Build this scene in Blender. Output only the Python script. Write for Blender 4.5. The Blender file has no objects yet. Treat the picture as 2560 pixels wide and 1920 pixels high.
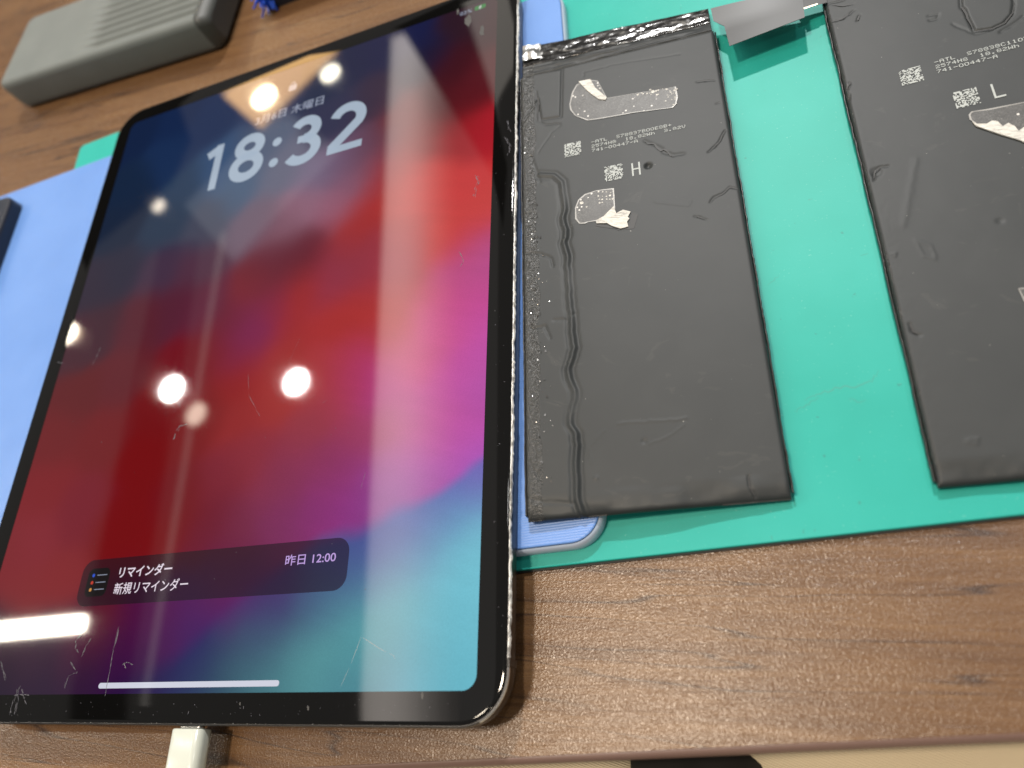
import bpy, math, random
import numpy as np
from mathutils import Matrix, Vector

random.seed(7)
MM = 0.001
scene = bpy.context.scene
COL = scene.collection

# ------------------------------------------------------------------ camera
# solved from the four corners of the tablet's display (197.0 x 262.9 mm, top at z = 13 mm)
F_PX, PW, PH, GZ = 1900.0, 2560.0, 1920.0, 13.0
FWD = Vector((-0.34414569, 0.42321213, -0.83812603)).normalized()
RGT = Vector((0.92731697, 0.01332617, -0.37403963))
RGT = (RGT - FWD * RGT.dot(FWD)).normalized()
UPV = RGT.cross(FWD).normalized()
CPOS = Vector((285.717, -11.318, 194.520 + GZ))
cam_d = bpy.data.cameras.new("camera")
cam = bpy.data.objects.new("camera", cam_d)
COL.objects.link(cam)
m = Matrix((RGT, UPV, -FWD)).transposed().to_4x4()
m.translation = CPOS * MM
cam.matrix_world = m
cam_d.sensor_width = 36.0
cam_d.lens = F_PX / PW * 36.0
cam_d.clip_start = 0.01
cam_d.clip_end = 50.0
cam_d.dof.use_dof = True
cam_d.dof.focus_distance = 0.240
cam_d.dof.aperture_fstop = 8.4
scene.camera = cam

# ------------------------------------------------------------------ world and view
w = bpy.data.worlds.new("World")
scene.world = w
w.use_nodes = True
w.node_tree.nodes["Background"].inputs[0].default_value = (1.0, 0.95, 0.90, 1)
w.node_tree.nodes["Background"].inputs[1].default_value = 0.19
vs = scene.view_settings
vs.view_transform = 'Standard'
vs.look = 'None'
vs.exposure = 0.0
vs.gamma = 1.0
vs.use_curve_mapping = False
scene.cycles.use_denoising = True
scene.cycles.max_bounces = 6
scene.cycles.sample_clamp_indirect = 8.0

# ------------------------------------------------------------------ lamps of the ceiling, 2.2 m above the table
ZC = 2200.0
def area(name, shape, pos, sx, sy, radiance, color=(1, 1, 1), rz=0.0, target=None, spread=180):
    d = bpy.data.lights.new(name, 'AREA')
    d.shape = shape
    d.size = sx * MM
    if shape in ('RECTANGLE', 'ELLIPSE'):
        d.size_y = sy * MM
        a = sx * sy * 1e-6
    else:
        a = math.pi * (sx * MM / 2) ** 2
    d.energy = radiance * a * math.pi
    d.color = color
    d.spread = math.radians(spread)
    o = bpy.data.objects.new(name, d)
    COL.objects.link(o)
    o.location = Vector(pos) * MM
    o.rotation_euler = (0, 0, rz)
    if target is not None:
        o.rotation_euler = (Vector(target) - Vector(pos)).to_track_quat('-Z', 'Y').to_euler()
    return o

WARM, NEUT = (1.0, 0.86, 0.68), (1.0, 0.975, 0.945)
# working lights near and above the bench
area("bench_lamp", 'DISK', (400, 1950, ZC), 150, 0, 1350, NEUT)
area("bench_lamp", 'DISK', (-170, 10, ZC), 230, 0, 215, (1.0, 0.84, 0.66))
area("bench_lamp", 'DISK', (500, -1250, ZC), 170, 0, 65, WARM)
area("bench_lamp", 'DISK', (1150, 700, ZC), 170, 0, 85, NEUT)
area("bench_lamp", 'DISK', (-600, -200, ZC), 170, 0, 75, WARM)
# round downlights mirrored in the tablet's glass
area("downlight", 'DISK', (-2201, 3188, ZC), 140, 0, 120, (1.0, 0.80, 0.50))
area("downlight", 'DISK', (-1768, 3199, ZC), 108, 0, 40, (1.0, 0.92, 0.72))
area("downlight", 'DISK', (-2802, 2612, ZC), 80, 0, 14, WARM)
area("downlight", 'DISK', (-3230, 1900, ZC), 110, 0, 70, WARM)
area("downlight", 'DISK', (-3165, 1880, ZC), 70, 0, 6, (1.0, 0.66, 0.36))
area("downlight", 'DISK', (-2290, 1383, 2100), 110, 0, 200, NEUT)
area("downlight", 'DISK', (-1693, 1363, ZC), 108, 0, 200, NEUT)
area("downlight", 'DISK', (-2223, 1291, ZC), 110, 0, 11, WARM)
area("tube_lamp", 'RECTANGLE', (-3150, 385, ZC), 1200, 62, 140, (1.0, 0.90, 0.74), rz=0.03)
# pale lit ceiling strips running away from the bench
for k, L in enumerate((3.5, 4.0, 4.1, 3.9, 3.4, 2.7, 1.9, 1.25, .75, .4)):
    area("ceiling_glow", 'RECTANGLE', (-1287 + 36 * k, 1560, ZC), 36.2, 3500, L, (1.0, 0.90, 0.82), rz=0.055)
area("ceiling_glow", 'RECTANGLE', (-2130, 2600, ZC + 10), 620, 760, 0.55, (0.9, 0.95, 1.0), rz=-0.83)  # added glow panel, pales the reflection at the screen's upper left
area("ceiling_glow", 'RECTANGLE', (-800, 3150, ZC), 420, 1000, 1.3, (1.0, 0.92, 0.82), rz=0.42)  # added glow panel for the lighter reflection at the upper right corner
area("ceiling_glow", 'RECTANGLE', (-800, 1300, ZC), 300, 2900, 0.22, (1.0, 0.95, 0.9), rz=0.055)  # added faint panel that lifts the reflection on the right bezel
area("ceiling_glow", 'RECTANGLE', (-2235, 1150, ZC), 32, 2300, 1.0, (1.0, 0.93, 0.86), rz=0.045)
area("ceiling_glow", 'RECTANGLE', (-2133, 3347, ZC + 5), 502, 600, 7.5, (1.0, 0.58, 0.22), rz=-0.83)

# ------------------------------------------------------------------ measuring helper: pixel of the photograph + height -> millimetres
def at(u, v, z):
    r = RGT * ((u - PW / 2) / F_PX) - UPV * ((v - PH / 2) / F_PX) + FWD
    s = (z - CPOS.z) / r.z
    p = CPOS + r * s
    return Vector((p.x, p.y, z))

# ------------------------------------------------------------------ object helpers (all coordinates in millimetres)
def link(o, parent=None):
    COL.objects.link(o)
    if parent is not None:
        o.parent = parent
    return o

def tag(o, label=None, cat=None, group=None, kind=None):
    if label: o['label'] = label
    if cat: o['category'] = cat
    if group: o['group'] = group
    if kind: o['kind'] = kind
    return o

def empty(name, loc=(0, 0, 0), rot=(0, 0, 0)):
    o = bpy.data.objects.new(name, None)
    o.empty_display_size = 0.01
    o.location = Vector(loc) * MM
    o.rotation_euler = rot
    return link(o)

def mesh(name, verts, faces, mat, parent=None, smooth=False, inv=None):
    vs_ = [Vector(v) for v in verts]
    if inv is not None:
        vs_ = [inv @ v for v in vs_]
    me = bpy.data.meshes.new(name)
    me.from_pydata([tuple(v * MM) for v in vs_], [], faces)
    me.validate()
    if smooth:
        me.polygons.foreach_set('use_smooth', [True] * len(me.polygons))
    me.materials.append(mat)
    o = bpy.data.objects.new(name, me)
    return link(o, parent)

def fast_mesh(name, V, Q, mat, parent=None, smooth=True):
    V = np.asarray(V, np.float32) * MM
    Q = np.asarray(Q, np.int32)
    me = bpy.data.meshes.new(name)
    me.vertices.add(len(V)); me.vertices.foreach_set('co', V.ravel())
    me.loops.add(Q.size); me.loops.foreach_set('vertex_index', Q.ravel())
    me.polygons.add(len(Q))
    me.polygons.foreach_set('loop_start', np.arange(0, Q.size, Q.shape[1], dtype=np.int32))
    me.polygons.foreach_set('loop_total', np.full(len(Q), Q.shape[1], np.int32))
    if smooth:
        me.polygons.foreach_set('use_smooth', np.ones(len(Q), bool))
    me.update(calc_edges=True)
    me.validate()
    me.materials.append(mat)
    return link(bpy.data.objects.new(name, me), parent)

def rrect(x0, y0, x1, y1, r, n=10):
    pts = []
    for cx, cy, a0 in ((x1 - r, y0 + r, -90), (x1 - r, y1 - r, 0), (x0 + r, y1 - r, 90), (x0 + r, y0 + r, 180)):
        for i in range(n + 1):
            a = math.radians(a0 + 90 * i / n)
            pts.append((cx + r * math.cos(a), cy + r * math.sin(a)))
    return pts

def loft(name, loops, mat, parent=None, cap0=True, cap1=True, smooth=False, closed=True, inv=None):
    """loops: lists of (x, y, z) with the same length"""
    n = len(loops[0]); V = []; F = []
    for L in loops: V += L
    for k in range(len(loops) - 1):
        for i in range(n if closed else n - 1):
            j = (i + 1) % n
            F.append((k * n + i, k * n + j, (k + 1) * n + j, (k + 1) * n + i))
    if cap0: F.append(tuple(range(n - 1, -1, -1)))
    if cap1: F.append(tuple(range((len(loops) - 1) * n, len(loops) * n)))
    o = mesh(name, V, F, mat, parent, inv=inv)
    if smooth:
        for p in o.data.polygons:
            p.use_smooth = len(p.vertices) == 4
    return o

def slab(name, pts, z0, z1, mat, parent=None, bev=0.0, smooth=False, inv=None):
    """prism over a polygon with an optional bevelled top"""
    if bev:
        c = Vector((sum(p[0] for p in pts) / len(pts), sum(p[1] for p in pts) / len(pts)))
        def inset(d):
            out = []
            n = len(pts)
            for i in range(n):
                a, b, e = Vector(pts[i - 1]), Vector(pts[i]), Vector(pts[(i + 1) % n])
                t = (e - a)
                t = t.normalized() if t.length > 1e-9 else Vector((1, 0))
                nn = Vector((-t.y, t.x))
                out.append((b.x + nn.x * d, b.y + nn.y * d))
            return out
        loops = [[(p[0], p[1], z0) for p in pts], [(p[0], p[1], z1 - bev) for p in pts],
                 [(p[0], p[1], z1 - bev * .3) for p in inset(bev * .3)], [(p[0], p[1], z1) for p in inset(bev)]]
    else:
        loops = [[(p[0], p[1], z0) for p in pts], [(p[0], p[1], z1) for p in pts]]
    return loft(name, loops, mat, parent, smooth=smooth, inv=inv)

def text(name, body, mat, parent, x0, y0, width, z, height=None, bold=0.0, inv=None):
    c = bpy.data.curves.new(name, 'FONT')
    c.body = body
    c.size = 1.0
    c.offset = bold
    c.resolution_u = 5
    t = bpy.data.objects.new(name, c)
    COL.objects.link(t)
    dg = bpy.context.evaluated_depsgraph_get()
    me = bpy.data.meshes.new_from_object(t.evaluated_get(dg))
    bpy.data.objects.remove(t)
    co = np.empty(len(me.vertices) * 3, np.float32); me.vertices.foreach_get('co', co); co = co.reshape(-1, 3)
    lo, hi = co.min(0), co.max(0)
    s = width / (hi[0] - lo[0])
    sy = s if height is None else height / (hi[1] - lo[1])
    co[:, 0] = x0 + (co[:, 0] - lo[0]) * s
    co[:, 1] = y0 + (co[:, 1] - lo[1]) * sy
    co[:, 2] = z
    me.vertices.foreach_set('co', (co * MM).ravel())
    me.update()
    me.materials.clear(); me.materials.append(mat)
    me.name = name
    return link(bpy.data.objects.new(name, me), parent)

def ribbon(pts, wd):
    """flat strip along a polyline of 3-D points -> verts, faces"""
    V, Fc = [], []
    n = len(pts)
    for i, p in enumerate(pts):
        a = Vector(pts[max(i - 1, 0)]); b = Vector(pts[min(i + 1, n - 1)])
        t = (b - a); t.z = 0
        t = t.normalized() if t.length > 1e-9 else Vector((1, 0, 0))
        nn = Vector((-t.y, t.x, 0))
        k = wd * (0.25 + 0.75 * math.sin(math.pi * (i + .35) / (n - .3)))
        V += [Vector(p) + nn * k / 2, Vector(p) - nn * k / 2]
        if i: Fc.append((2 * i - 2, 2 * i - 1, 2 * i + 1, 2 * i))
    return V, Fc

# value noise on numpy grids
def vnoise(x, y, seed=0):
    xi, yi = np.floor(x).astype(np.int64), np.floor(y).astype(np.int64)
    xf, yf = x - xi, y - yi
    def h(a, b):
        n = (a * 374761393 + b * 668265263 + seed * 144665) & 0xffffffff
        n = ((n ^ (n >> 13)) * 1274126177) & 0xffffffff
        return ((n ^ (n >> 16)) & 0xffff) / 65535.0
    u, v = xf * xf * (3 - 2 * xf), yf * yf * (3 - 2 * yf)
    return (h(xi, yi) * (1 - u) + h(xi + 1, yi) * u) * (1 - v) + (h(xi, yi + 1) * (1 - u) + h(xi + 1, yi + 1) * u) * v - .5

def seg_dist(X, Y, pts):
    d = np.full(X.shape, 1e9)
    for (ax, ay), (bx, by) in zip(pts[:-1], pts[1:]):
        dx, dy = bx - ax, by - ay
        t = np.clip(((X - ax) * dx + (Y - ay) * dy) / (dx * dx + dy * dy + 1e-12), 0, 1)
        d = np.minimum(d, np.hypot(X - ax - t * dx, Y - ay - t * dy))
    return d

# ------------------------------------------------------------------ materials
def srgb(r, g, b):
    f = lambda c: (c / 255 / 12.92) if c / 255 <= .04045 else ((c / 255 + .055) / 1.055) ** 2.4
    return (f(r), f(g), f(b))

class Mat:
    def __init__(s, name, color=(.5, .5, .5), rough=.5, metal=0.0, spec=.5, emit=None, estr=1.0):
        s.m = bpy.data.materials.new(name); s.m.use_nodes = True
        s.t = s.m.node_tree; s.b = s.t.nodes["Principled BSDF"]
        s.set('Base Color', (*color, 1)); s.set('Roughness', rough); s.set('Metallic', metal)
        s.set('Specular IOR Level', spec)
        if emit:
            s.set('Emission Color', (*emit, 1)); s.set('Emission Strength', estr)
    def set(s, k, v): s.b.inputs[k].default_value = v
    def n(s, typ, **kw):
        nd = s.t.nodes.new(typ)
        for k, v in kw.items():
            if k.startswith('i_'):
                nd.inputs[k[2:].replace('_', ' ')].default_value = v
            else: setattr(nd, k, v)
        return nd
    def l(s, a, b): s.t.links.new(a, b)
    def coords(s, scale=(1, 1, 1), rot=(0, 0, 0), loc=(0, 0, 0)):
        tc = s.n('ShaderNodeTexCoord'); mp = s.n('ShaderNodeMapping')
        mp.inputs['Scale'].default_value = (1000, 1000, 1000)      # metres -> millimetres
        mp.inputs['Rotation'].default_value = rot
        s.l(tc.outputs['Object'], mp.inputs['Vector'])
        m2 = s.n('ShaderNodeMapping')
        m2.inputs['Scale'].default_value = tuple(scale); m2.inputs['Location'].default_value = loc
        s.l(mp.outputs['Vector'], m2.inputs['Vector'])
        return m2.outputs['Vector']
    def noise(s, vec, scale=1.0, detail=3.0, rough=.5, dist=0.0):
        nd = s.n('ShaderNodeTexNoise')
        nd.inputs['Scale'].default_value = scale; nd.inputs['Detail'].default_value = detail
        nd.inputs['Roughness'].default_value = rough; nd.inputs['Distortion'].default_value = dist
        s.l(vec, nd.inputs['Vector'])
        return nd.outputs['Fac']
    def ramp(s, fac, stops, interp='LINEAR'):
        nd = s.n('ShaderNodeValToRGB'); cr = nd.color_ramp; cr.interpolation = interp
        while len(cr.elements) < len(stops): cr.elements.new(.5)
        for e, (p, c) in zip(cr.elements, stops):
            e.position = p; e.color = (*c, 1) if isinstance(c, tuple) else (c, c, c, 1)
        s.l(fac, nd.inputs['Fac'])
        return nd.outputs['Color']
    def mix(s, fac, a, b, mode='MIX'):
        nd = s.n('ShaderNodeMix', data_type='RGBA', blend_type=mode)
        for sock, v in ((nd.inputs[0], fac), (nd.inputs[6], a), (nd.inputs[7], b)):
            if hasattr(v, 'links'): s.l(v, sock)
            else: sock.default_value = (*v, 1) if isinstance(v, tuple) else v
        return nd.outputs[2]
    def math(s, op, a, b=0.0):
        nd = s.n('ShaderNodeMath', operation=op)
        for sock, v in ((nd.inputs[0], a), (nd.inputs[1], b)):
            if hasattr(v, 'links'): s.l(v, sock)
            else: sock.default_value = v
        return nd.outputs[0]
    def bump(s, h, dist=0.1, strength=1.0, normal=None):
        nd = s.n('ShaderNodeBump'); nd.inputs['Distance'].default_value = dist * MM
        nd.inputs['Strength'].default_value = strength
        s.l(h, nd.inputs['Height'])
        if normal is not None: s.l(normal, nd.inputs['Normal'])
        s.l(nd.outputs['Normal'], s.b.inputs['Normal'])
        return nd.outputs['Normal']

def wood_material():
    M = Mat('walnut_laminate', rough=.3, spec=.5)
    RZ = .16
    big = M.noise(M.coords((.010, .16, .05), (0, 0, RZ), (3.1, 1.7, 0)), 1.0, 5, .55, .9)
    fine = M.noise(M.coords((.030, 1.15, .2), (0, 0, RZ * .5)), 1.0, 4, .6, .5)
    pore = M.noise(M.coords((.05, 2.2, .3), (0, 0, RZ * .4), (9, 4, 0)), 1.0, 2, .5, .2)
    c = M.ramp(big, [(.28, (.112, .055, .024)), (.46, (.148, .076, .033)), (.6, (.182, .098, .043)), (.78, (.142, .072, .032))])
    c = M.mix(M.ramp(fine, [(.36, .35), (.58, 0.0)]), c, (.080, .042, .025))
    c = M.mix(M.ramp(pore, [(.20, .6), (.30, 0.0)]), c, (.034, .020, .015))
    vein = M.noise(M.coords((.0065, .105, .1), (0, 0, RZ), (1.2, 7.3, 0)), 1.0, 1.6, .5, .7)
    brk = M.noise(M.coords((.06, .5, .1), (0, 0, RZ), (4, 2, 0)), 1.0, 3, .6)
    c = M.mix(M.math('MULTIPLY', M.ramp(vein, [(.484, 0.0), (.5, .85), (.518, 0.0)]), M.ramp(brk, [(.3, .45), (.55, 1.0)])), c, (.036, .022, .019))
    M.l(c, M.b.inputs['Base Color'])
    v4 = M.coords((1.0, 1.25, 1))
    h = M.noise(v4, 1.6, 1.0, .5, .3)
    hh = M.math('ADD', h, M.math('MULTIPLY', M.ramp(pore, [(.2, 0.0), (.4, 1.0)]), .25))
    M.bump(hh, .125, 1.0)
    M.l(M.ramp(h, [(.3, .30), (.7, .24)]), M.b.inputs['Roughness'])
    return M.m

def mat_green():
    M = Mat('green_mat_rubber', rough=.42, spec=.22)
    v = M.coords()
    a = M.noise(v, .02, 4, .55)
    c = M.ramp(a, [(.25, (.018, .350, .298)), (.5, (.024, .385, .332)), (.75, (.032, .415, .365))])
    sp = M.noise(v, 1.3, 2, .5)
    c = M.mix(M.ramp(sp, [(.70, 0.0), (.78, .35)]), c, (.26, .62, .54))
    dk = M.noise(M.coords(loc=(40, 11, 0)), .42, 2, .5)
    c = M.mix(M.ramp(dk, [(.735, 0.0), (.76, .5)]), c, (.04, .20, .17))
    sc = M.noise(M.coords((.05, .5, 1), rot=(0, 0, .5)), 1.0, 4, .7, 1.5)
    c = M.mix(M.ramp(sc, [(.49, 0.0), (.5, .16), (.51, 0.0)]), c, (.02, .35, .28))
    M.l(c, M.b.inputs['Base Color'])
    M.bump(M.noise(v, 3.0, 3, .6), .06, .5)
    return M.m

def mat_blue():
    M = Mat('pale_blue_plastic', rough=.36, spec=.45)
    v = M.coords()
    c = M.ramp(M.noise(v, .03, 3), [(.3, (.125, .268, .64)), (.7, (.150, .302, .69))])
    M.l(c, M.b.inputs['Base Color'])
    wv = M.n('ShaderNodeTexWave', wave_type='BANDS', bands_direction='Y')
    wv.inputs['Scale'].default_value = .42; wv.inputs['Distortion'].default_value = 1.2; wv.inputs['Detail'].default_value = 2
    M.l(v, wv.inputs['Vector'])
    h = M.math('ADD', wv.outputs['Fac'], M.math('MULTIPLY', M.noise(v, .8, 2), .8))
    M.bump(h, .06, .55)
    return M.m

def mat_pouch(strip=7.0):
    M = Mat('black_pouch_film', rough=.5, spec=.36)
    v = M.coords()
    a = M.noise(v, .055, 3, .5, .6)
    c = M.ramp(a, [(.3, (.026, .0305, .033)), (.7, (.031, .0355, .038))])
    smear = M.noise(M.coords((.06, .10, 1), loc=(5, 2, 0)), 1.0, 4, .55, 1.6)
    c = M.mix(M.ramp(smear, [(.64, 0.0), (.68, .22), (.74, .08)]), c, (.075, .076, .074))
    dust = M.noise(v, 1.1, 1, .5)
    c = M.mix(M.ramp(dust, [(.80, 0.0), (.83, .7)]), c, (.4, .4, .38))
    pouch_c = c
    # torn adhesive along the left side of each cell: rough film, its glints painted as pale specks
    tc = M.n('ShaderNodeTexCoord'); sx = M.n('ShaderNodeSeparateXYZ'); M.l(tc.outputs['Object'], sx.inputs[0])
    edge = M.noise(M.coords((.25, .09, 1)), 1.0, 3)
    pos = M.math('ADD', M.math('MULTIPLY', sx.outputs['X'], 1000), M.math('MULTIPLY', edge, 4))
    mask = M.math('LESS_THAN', pos, strip)
    M.l(M.mix(mask, pouch_c, M.ramp(M.noise(v, .9, 4, .7), [(.55, (.036, .039, .040)), (.70, (.055, .057, .056)), (.80, (.28, .28, .27))])), M.b.inputs['Base Color'])
    r = M.mix(mask, (.5, .5, .5), (.27, .27, .27))
    M.l(r, M.b.inputs['Roughness'])
    cr = M.noise(v, .75, 5, .62, 1.4)
    crm = M.math('MULTIPLY', M.math('MULTIPLY', cr, mask), 1.0)
    h = M.math('ADD', crm, M.math('MULTIPLY', M.noise(v, 4.0, 2), .04))
    M.bump(h, .40, .8)
    return M.m

def mat_gloss_tab():
    M = Mat('glossy_black_tab', color=(.012, .012, .012), rough=.16, spec=.6)
    v = M.coords((.12, .2, 1))
    a = M.noise(v, 1.0, 5, .65, 1.4)
    c = M.ramp(a, [(.48, (.008, .008, .008)), (.57, (.04, .04, .04)), (.70, (.30, .30, .29))])
    M.l(c, M.b.inputs['Base Color'])
    M.bump(M.noise(M.coords(), .3, 3, .5, .8), .22, .5)
    return M.m

def mat_adhesive(seed, white=.0):
    M = Mat('clear_adhesive_film', rough=.42, spec=.4)
    v = M.coords(loc=(seed, seed * 2, 0))
    a = M.noise(v, 2.6, 4, .75)
    c = M.ramp(a, [(.35, (.035, .036, .036)), (.6, (.105, .107, .107)), (.75, (.30, .30, .30))])
    big = M.noise(v, .16, 3)
    c = M.mix(M.ramp(big, [(.4, .0), (.65, .6)]), c, (.05, .05, .05))
    vo = M.n('ShaderNodeTexVoronoi'); vo.inputs['Scale'].default_value = .55
    M.l(v, vo.inputs['Vector'])
    bub = M.ramp(vo.outputs['Distance'], [(.17, .85), (.21, 0.0)])
    gate = M.ramp(M.noise(v, .10, 2), [(.52, 0.0), (.56, 1.0)])
    c = M.mix(M.mix(gate, (0, 0, 0), bub), c, (.8, .8, .78))
    M.l(c, M.b.inputs['Base Color'])
    M.bump(M.noise(v, .25, 3), .15, .5)
    return M.m

def mat_power():
    M = Mat('grey_silicone', rough=.55, spec=.4)
    v = M.coords()
    c = M.ramp(M.noise(v, .05, 3), [(.3, (.150, .170, .168)), (.7, (.170, .192, .188))])
    M.l(c, M.b.inputs['Base Color'])
    return M.m

def mat_fabric():
    M = Mat('cream_twill', rough=.85, spec=.2)
    v = M.coords(rot=(0, 0, .35))
    wv = M.n('ShaderNodeTexWave', wave_type='BANDS', bands_direction='Y'); wv.inputs['Scale'].default_value = .5
    wv.inputs['Distortion'].default_value = .4
    M.l(v, wv.inputs['Vector'])
    c = M.ramp(wv.outputs['Fac'], [(.2, (.74, .62, .42)), (.7, (.88, .77, .56))])
    M.l(c, M.b.inputs['Base Color'])
    M.bump(wv.outputs['Fac'], .3, .8)
    return M.m

def mat_metal(name, c, r, bumpd=0.0):
    M = Mat(name, c, r, 1.0)
    if bumpd: M.bump(M.noise(M.coords(), .6, 4, .7), bumpd, .8)
    return M.m

def mat_chip():
    M = Mat('bare_chipped_aluminium', (.80, .80, .78), .42, .35)  # pale, mostly non-metal base also stands in for the lamp's glint
    a = M.noise(M.coords((1, .35, 1)), 1.0, 3, .6)
    M.l(M.ramp(a, [(.38, (.28, .28, .27)), (.5, (.85, .85, .83))]), M.b.inputs['Base Color'])
    M.bump(M.noise(M.coords(), 1.4, 3, .7), .3, .8)
    return M.m

WOOD = wood_material()
POUCH2 = mat_pouch(2.6)
GREEN, BLUE, POUCH, GTAB, POWER, FABRIC, CHIP = mat_green(), mat_blue(), mat_pouch(), mat_gloss_tab(), mat_power(), mat_fabric(), mat_chip()
EDGE = Mat('brown_edge_band', (.17, .105, .085), .42).m
BLACKR = Mat('black_rubber', (.012, .013, .013), .6).m
GLASS = Mat('black_cover_glass', (.003, .003, .003), .035, spec=.5).m
ANOD = mat_metal('space_grey_aluminium', (.10, .10, .103), .35)
GAPB = Mat('black_gasket', (.01, .011, .013), .3).m
WHITEP = Mat('white_glossy_plastic', (.58, .62, .56), .22).m
STEEL = mat_metal('steel', (.6, .6, .58), .25)
PRINT = Mat('pale_grey_print', (.42, .46, .46), .6).m
CREASE = Mat('black_crease', (.012, .012, .012), .5).m
DARKF = Mat('dark_fold_film', (.018, .018, .018), .32, spec=.6).m
def mat_white():
    M = Mat('white_torn_adhesive', rough=.5)
    a = M.noise(M.coords((.35, 1.6, 1), (0, 0, .3)), 1.0, 4, .65, .5)
    M.l(M.ramp(a, [(.30, (.30, .30, .29)), (.45, (.58, .58, .55)), (.6, (.76, .76, .72))]), M.b.inputs['Base Color'])
    M.bump(a, .5, .8)
    return M.m
WHITEF = mat_white()
RIM = Mat('pale_film_rim', (.30, .30, .29), .35).m
SILVER = Mat('dull_silver_foil', (.105, .11, .115), .46, .30).m
NAVY = Mat('dark_navy_plastic', (.012, .017, .030), .4).m
MATTEB = Mat('matte_black', (.012, .011, .010), .85).m
CAPG = Mat('dark_grey_plastic', (.060, .066, .064), .5).m
BRISTLE = Mat('blue_bristle', (.01, .10, .75), .35).m
BLOCKER = Mat('dark_blocker', (.012, .012, .013), .8).m
SCR = Mat('scratch_mark', (.34, .34, .34), .5).m
SMUDGE = Mat('dried_smudge', (.05, .05, .05), .5).m
SCUFF = Mat('scuffed_rubber', (.014, .31, .26), .5).m
SCR2 = Mat('faint_scratch_mark', (.10, .10, .125), .5).m

def screen_mat(name, col, gain=1.0):
    return Mat(name, (.002, .002, .002), .035, emit=col, estr=gain).m

# ------------------------------------------------------------------ added dark slabs out of view, making the dark shapes in the glass
def board(pts, z=ZC - 60):
    o = slab('reflection_blocker', pts, z * 1.0, z + 30, BLOCKER)
    return tag(o, kind='structure')
board([(-1120, 3900), (-1420, 3500), (-790, 2195), (-600, 1850), (-560, 2150), (-770, 2560)])
board([(-2480, -350), (-2215, -350), (-2335, 1600), (-2400, 2250), (-2640, 2250), (-2600, 1600)])
board([(-4300, 2900), (-3330, 2330), (-2700, 2700), (-2640, 3000), (-2900, 3500), (-3300, 4600), (-4600, 4600)])

# ------------------------------------------------------------------ table
TA = math.atan2(-8.9 + 19.9, 320.4 - 136.4)
table = tag(empty('table', (136.4, -21.2, 0), (0, 0, TA)), 'brown walnut laminate table with embossed grain under everything', 'table')
mesh('table_top', [(-700, 1.6, -24), (700, 1.6, -24), (700, 900, -24), (-700, 900, -24),
                   (-700, 1.6, 0), (700, 1.6, 0), (700, 900, 0), (-700, 900, 0)],
     [(0, 3, 2, 1), (4, 5, 6, 7), (0, 1, 5, 4), (1, 2, 6, 5), (2, 3, 7, 6), (3, 0, 4, 7)], WOOD, table)
prof = [(1.55, -.02)] + [(1.55 - 1.9 * math.sin(math.radians(a)), -1.92 + 1.9 * math.cos(math.radians(a))) for a in range(8, 91, 10)] + [(-.35, -24), (1.55, -24)]
loft('edge_band', [[(x, y, z) for y, z in prof] for x in (-700, 700)], EDGE, table, smooth=True)

# cream cloth and dark shape below the table's front edge
def pillow(name, x0, x1, y0, y1, z, h, mat, label, cat, ex_=8):
    nx, ny = 40, 24
    V, Q = [], []
    for j in range(ny + 1):
        for i in range(nx + 1):
            s, t = i / nx * 2 - 1, j / ny * 2 - 1
            k = max(0.0, (1 - abs(s) ** ex_) * (1 - abs(t) ** ex_)) ** .5
            V.append((x0 + (x1 - x0) * i / nx, y0 + (y1 - y0) * j / ny, z + h * k + 1.5 * math.sin(i * .5 + j * .3) * k))
    for j in range(ny):
        for i in range(nx):
            a = j * (nx + 1) + i
            Q.append((a, a + 1, a + nx + 2, a + nx + 1))
    n = len(V)
    o = fast_mesh(name, V, Q, mat)
    md = o.modifiers.new('thickness', 'SOLIDIFY'); md.thickness = 20 * MM; md.offset = -1
    return tag(o, label, cat)
pillow('twill_cloth', -60, 232, -190, 8, -50, 26, FABRIC, 'cream twill cloth below the table edge, left of the black shape', 'cloth')
pillow('twill_cloth', 250, 560, -190, 30, -50, 26, FABRIC, 'cream ribbed twill cloth below the table edge at bottom right', 'cloth')
pillow('dark_shape', 224, 268, -170, -10, -40, 22, MATTEB, 'black shape between the two cream cloths below the table edge', 'cloth', 3)

# ------------------------------------------------------------------ green work mat
MA = math.atan2(5.0, 127.0)
mat_e = tag(empty('work_mat', (204.2, 32.6, 0), (0, 0, MA)), 'turquoise green rubber work mat lying on the wooden table', 'mat')
slab('base_layer', rrect(-247, -.35, 560, 253, 3), 0.0, .75, BLACKR, mat_e)
slab('top_layer', rrect(-246.6, .15, 559.6, 252.6, 3), .75, 2.0, GREEN, mat_e, bev=.35)

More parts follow.
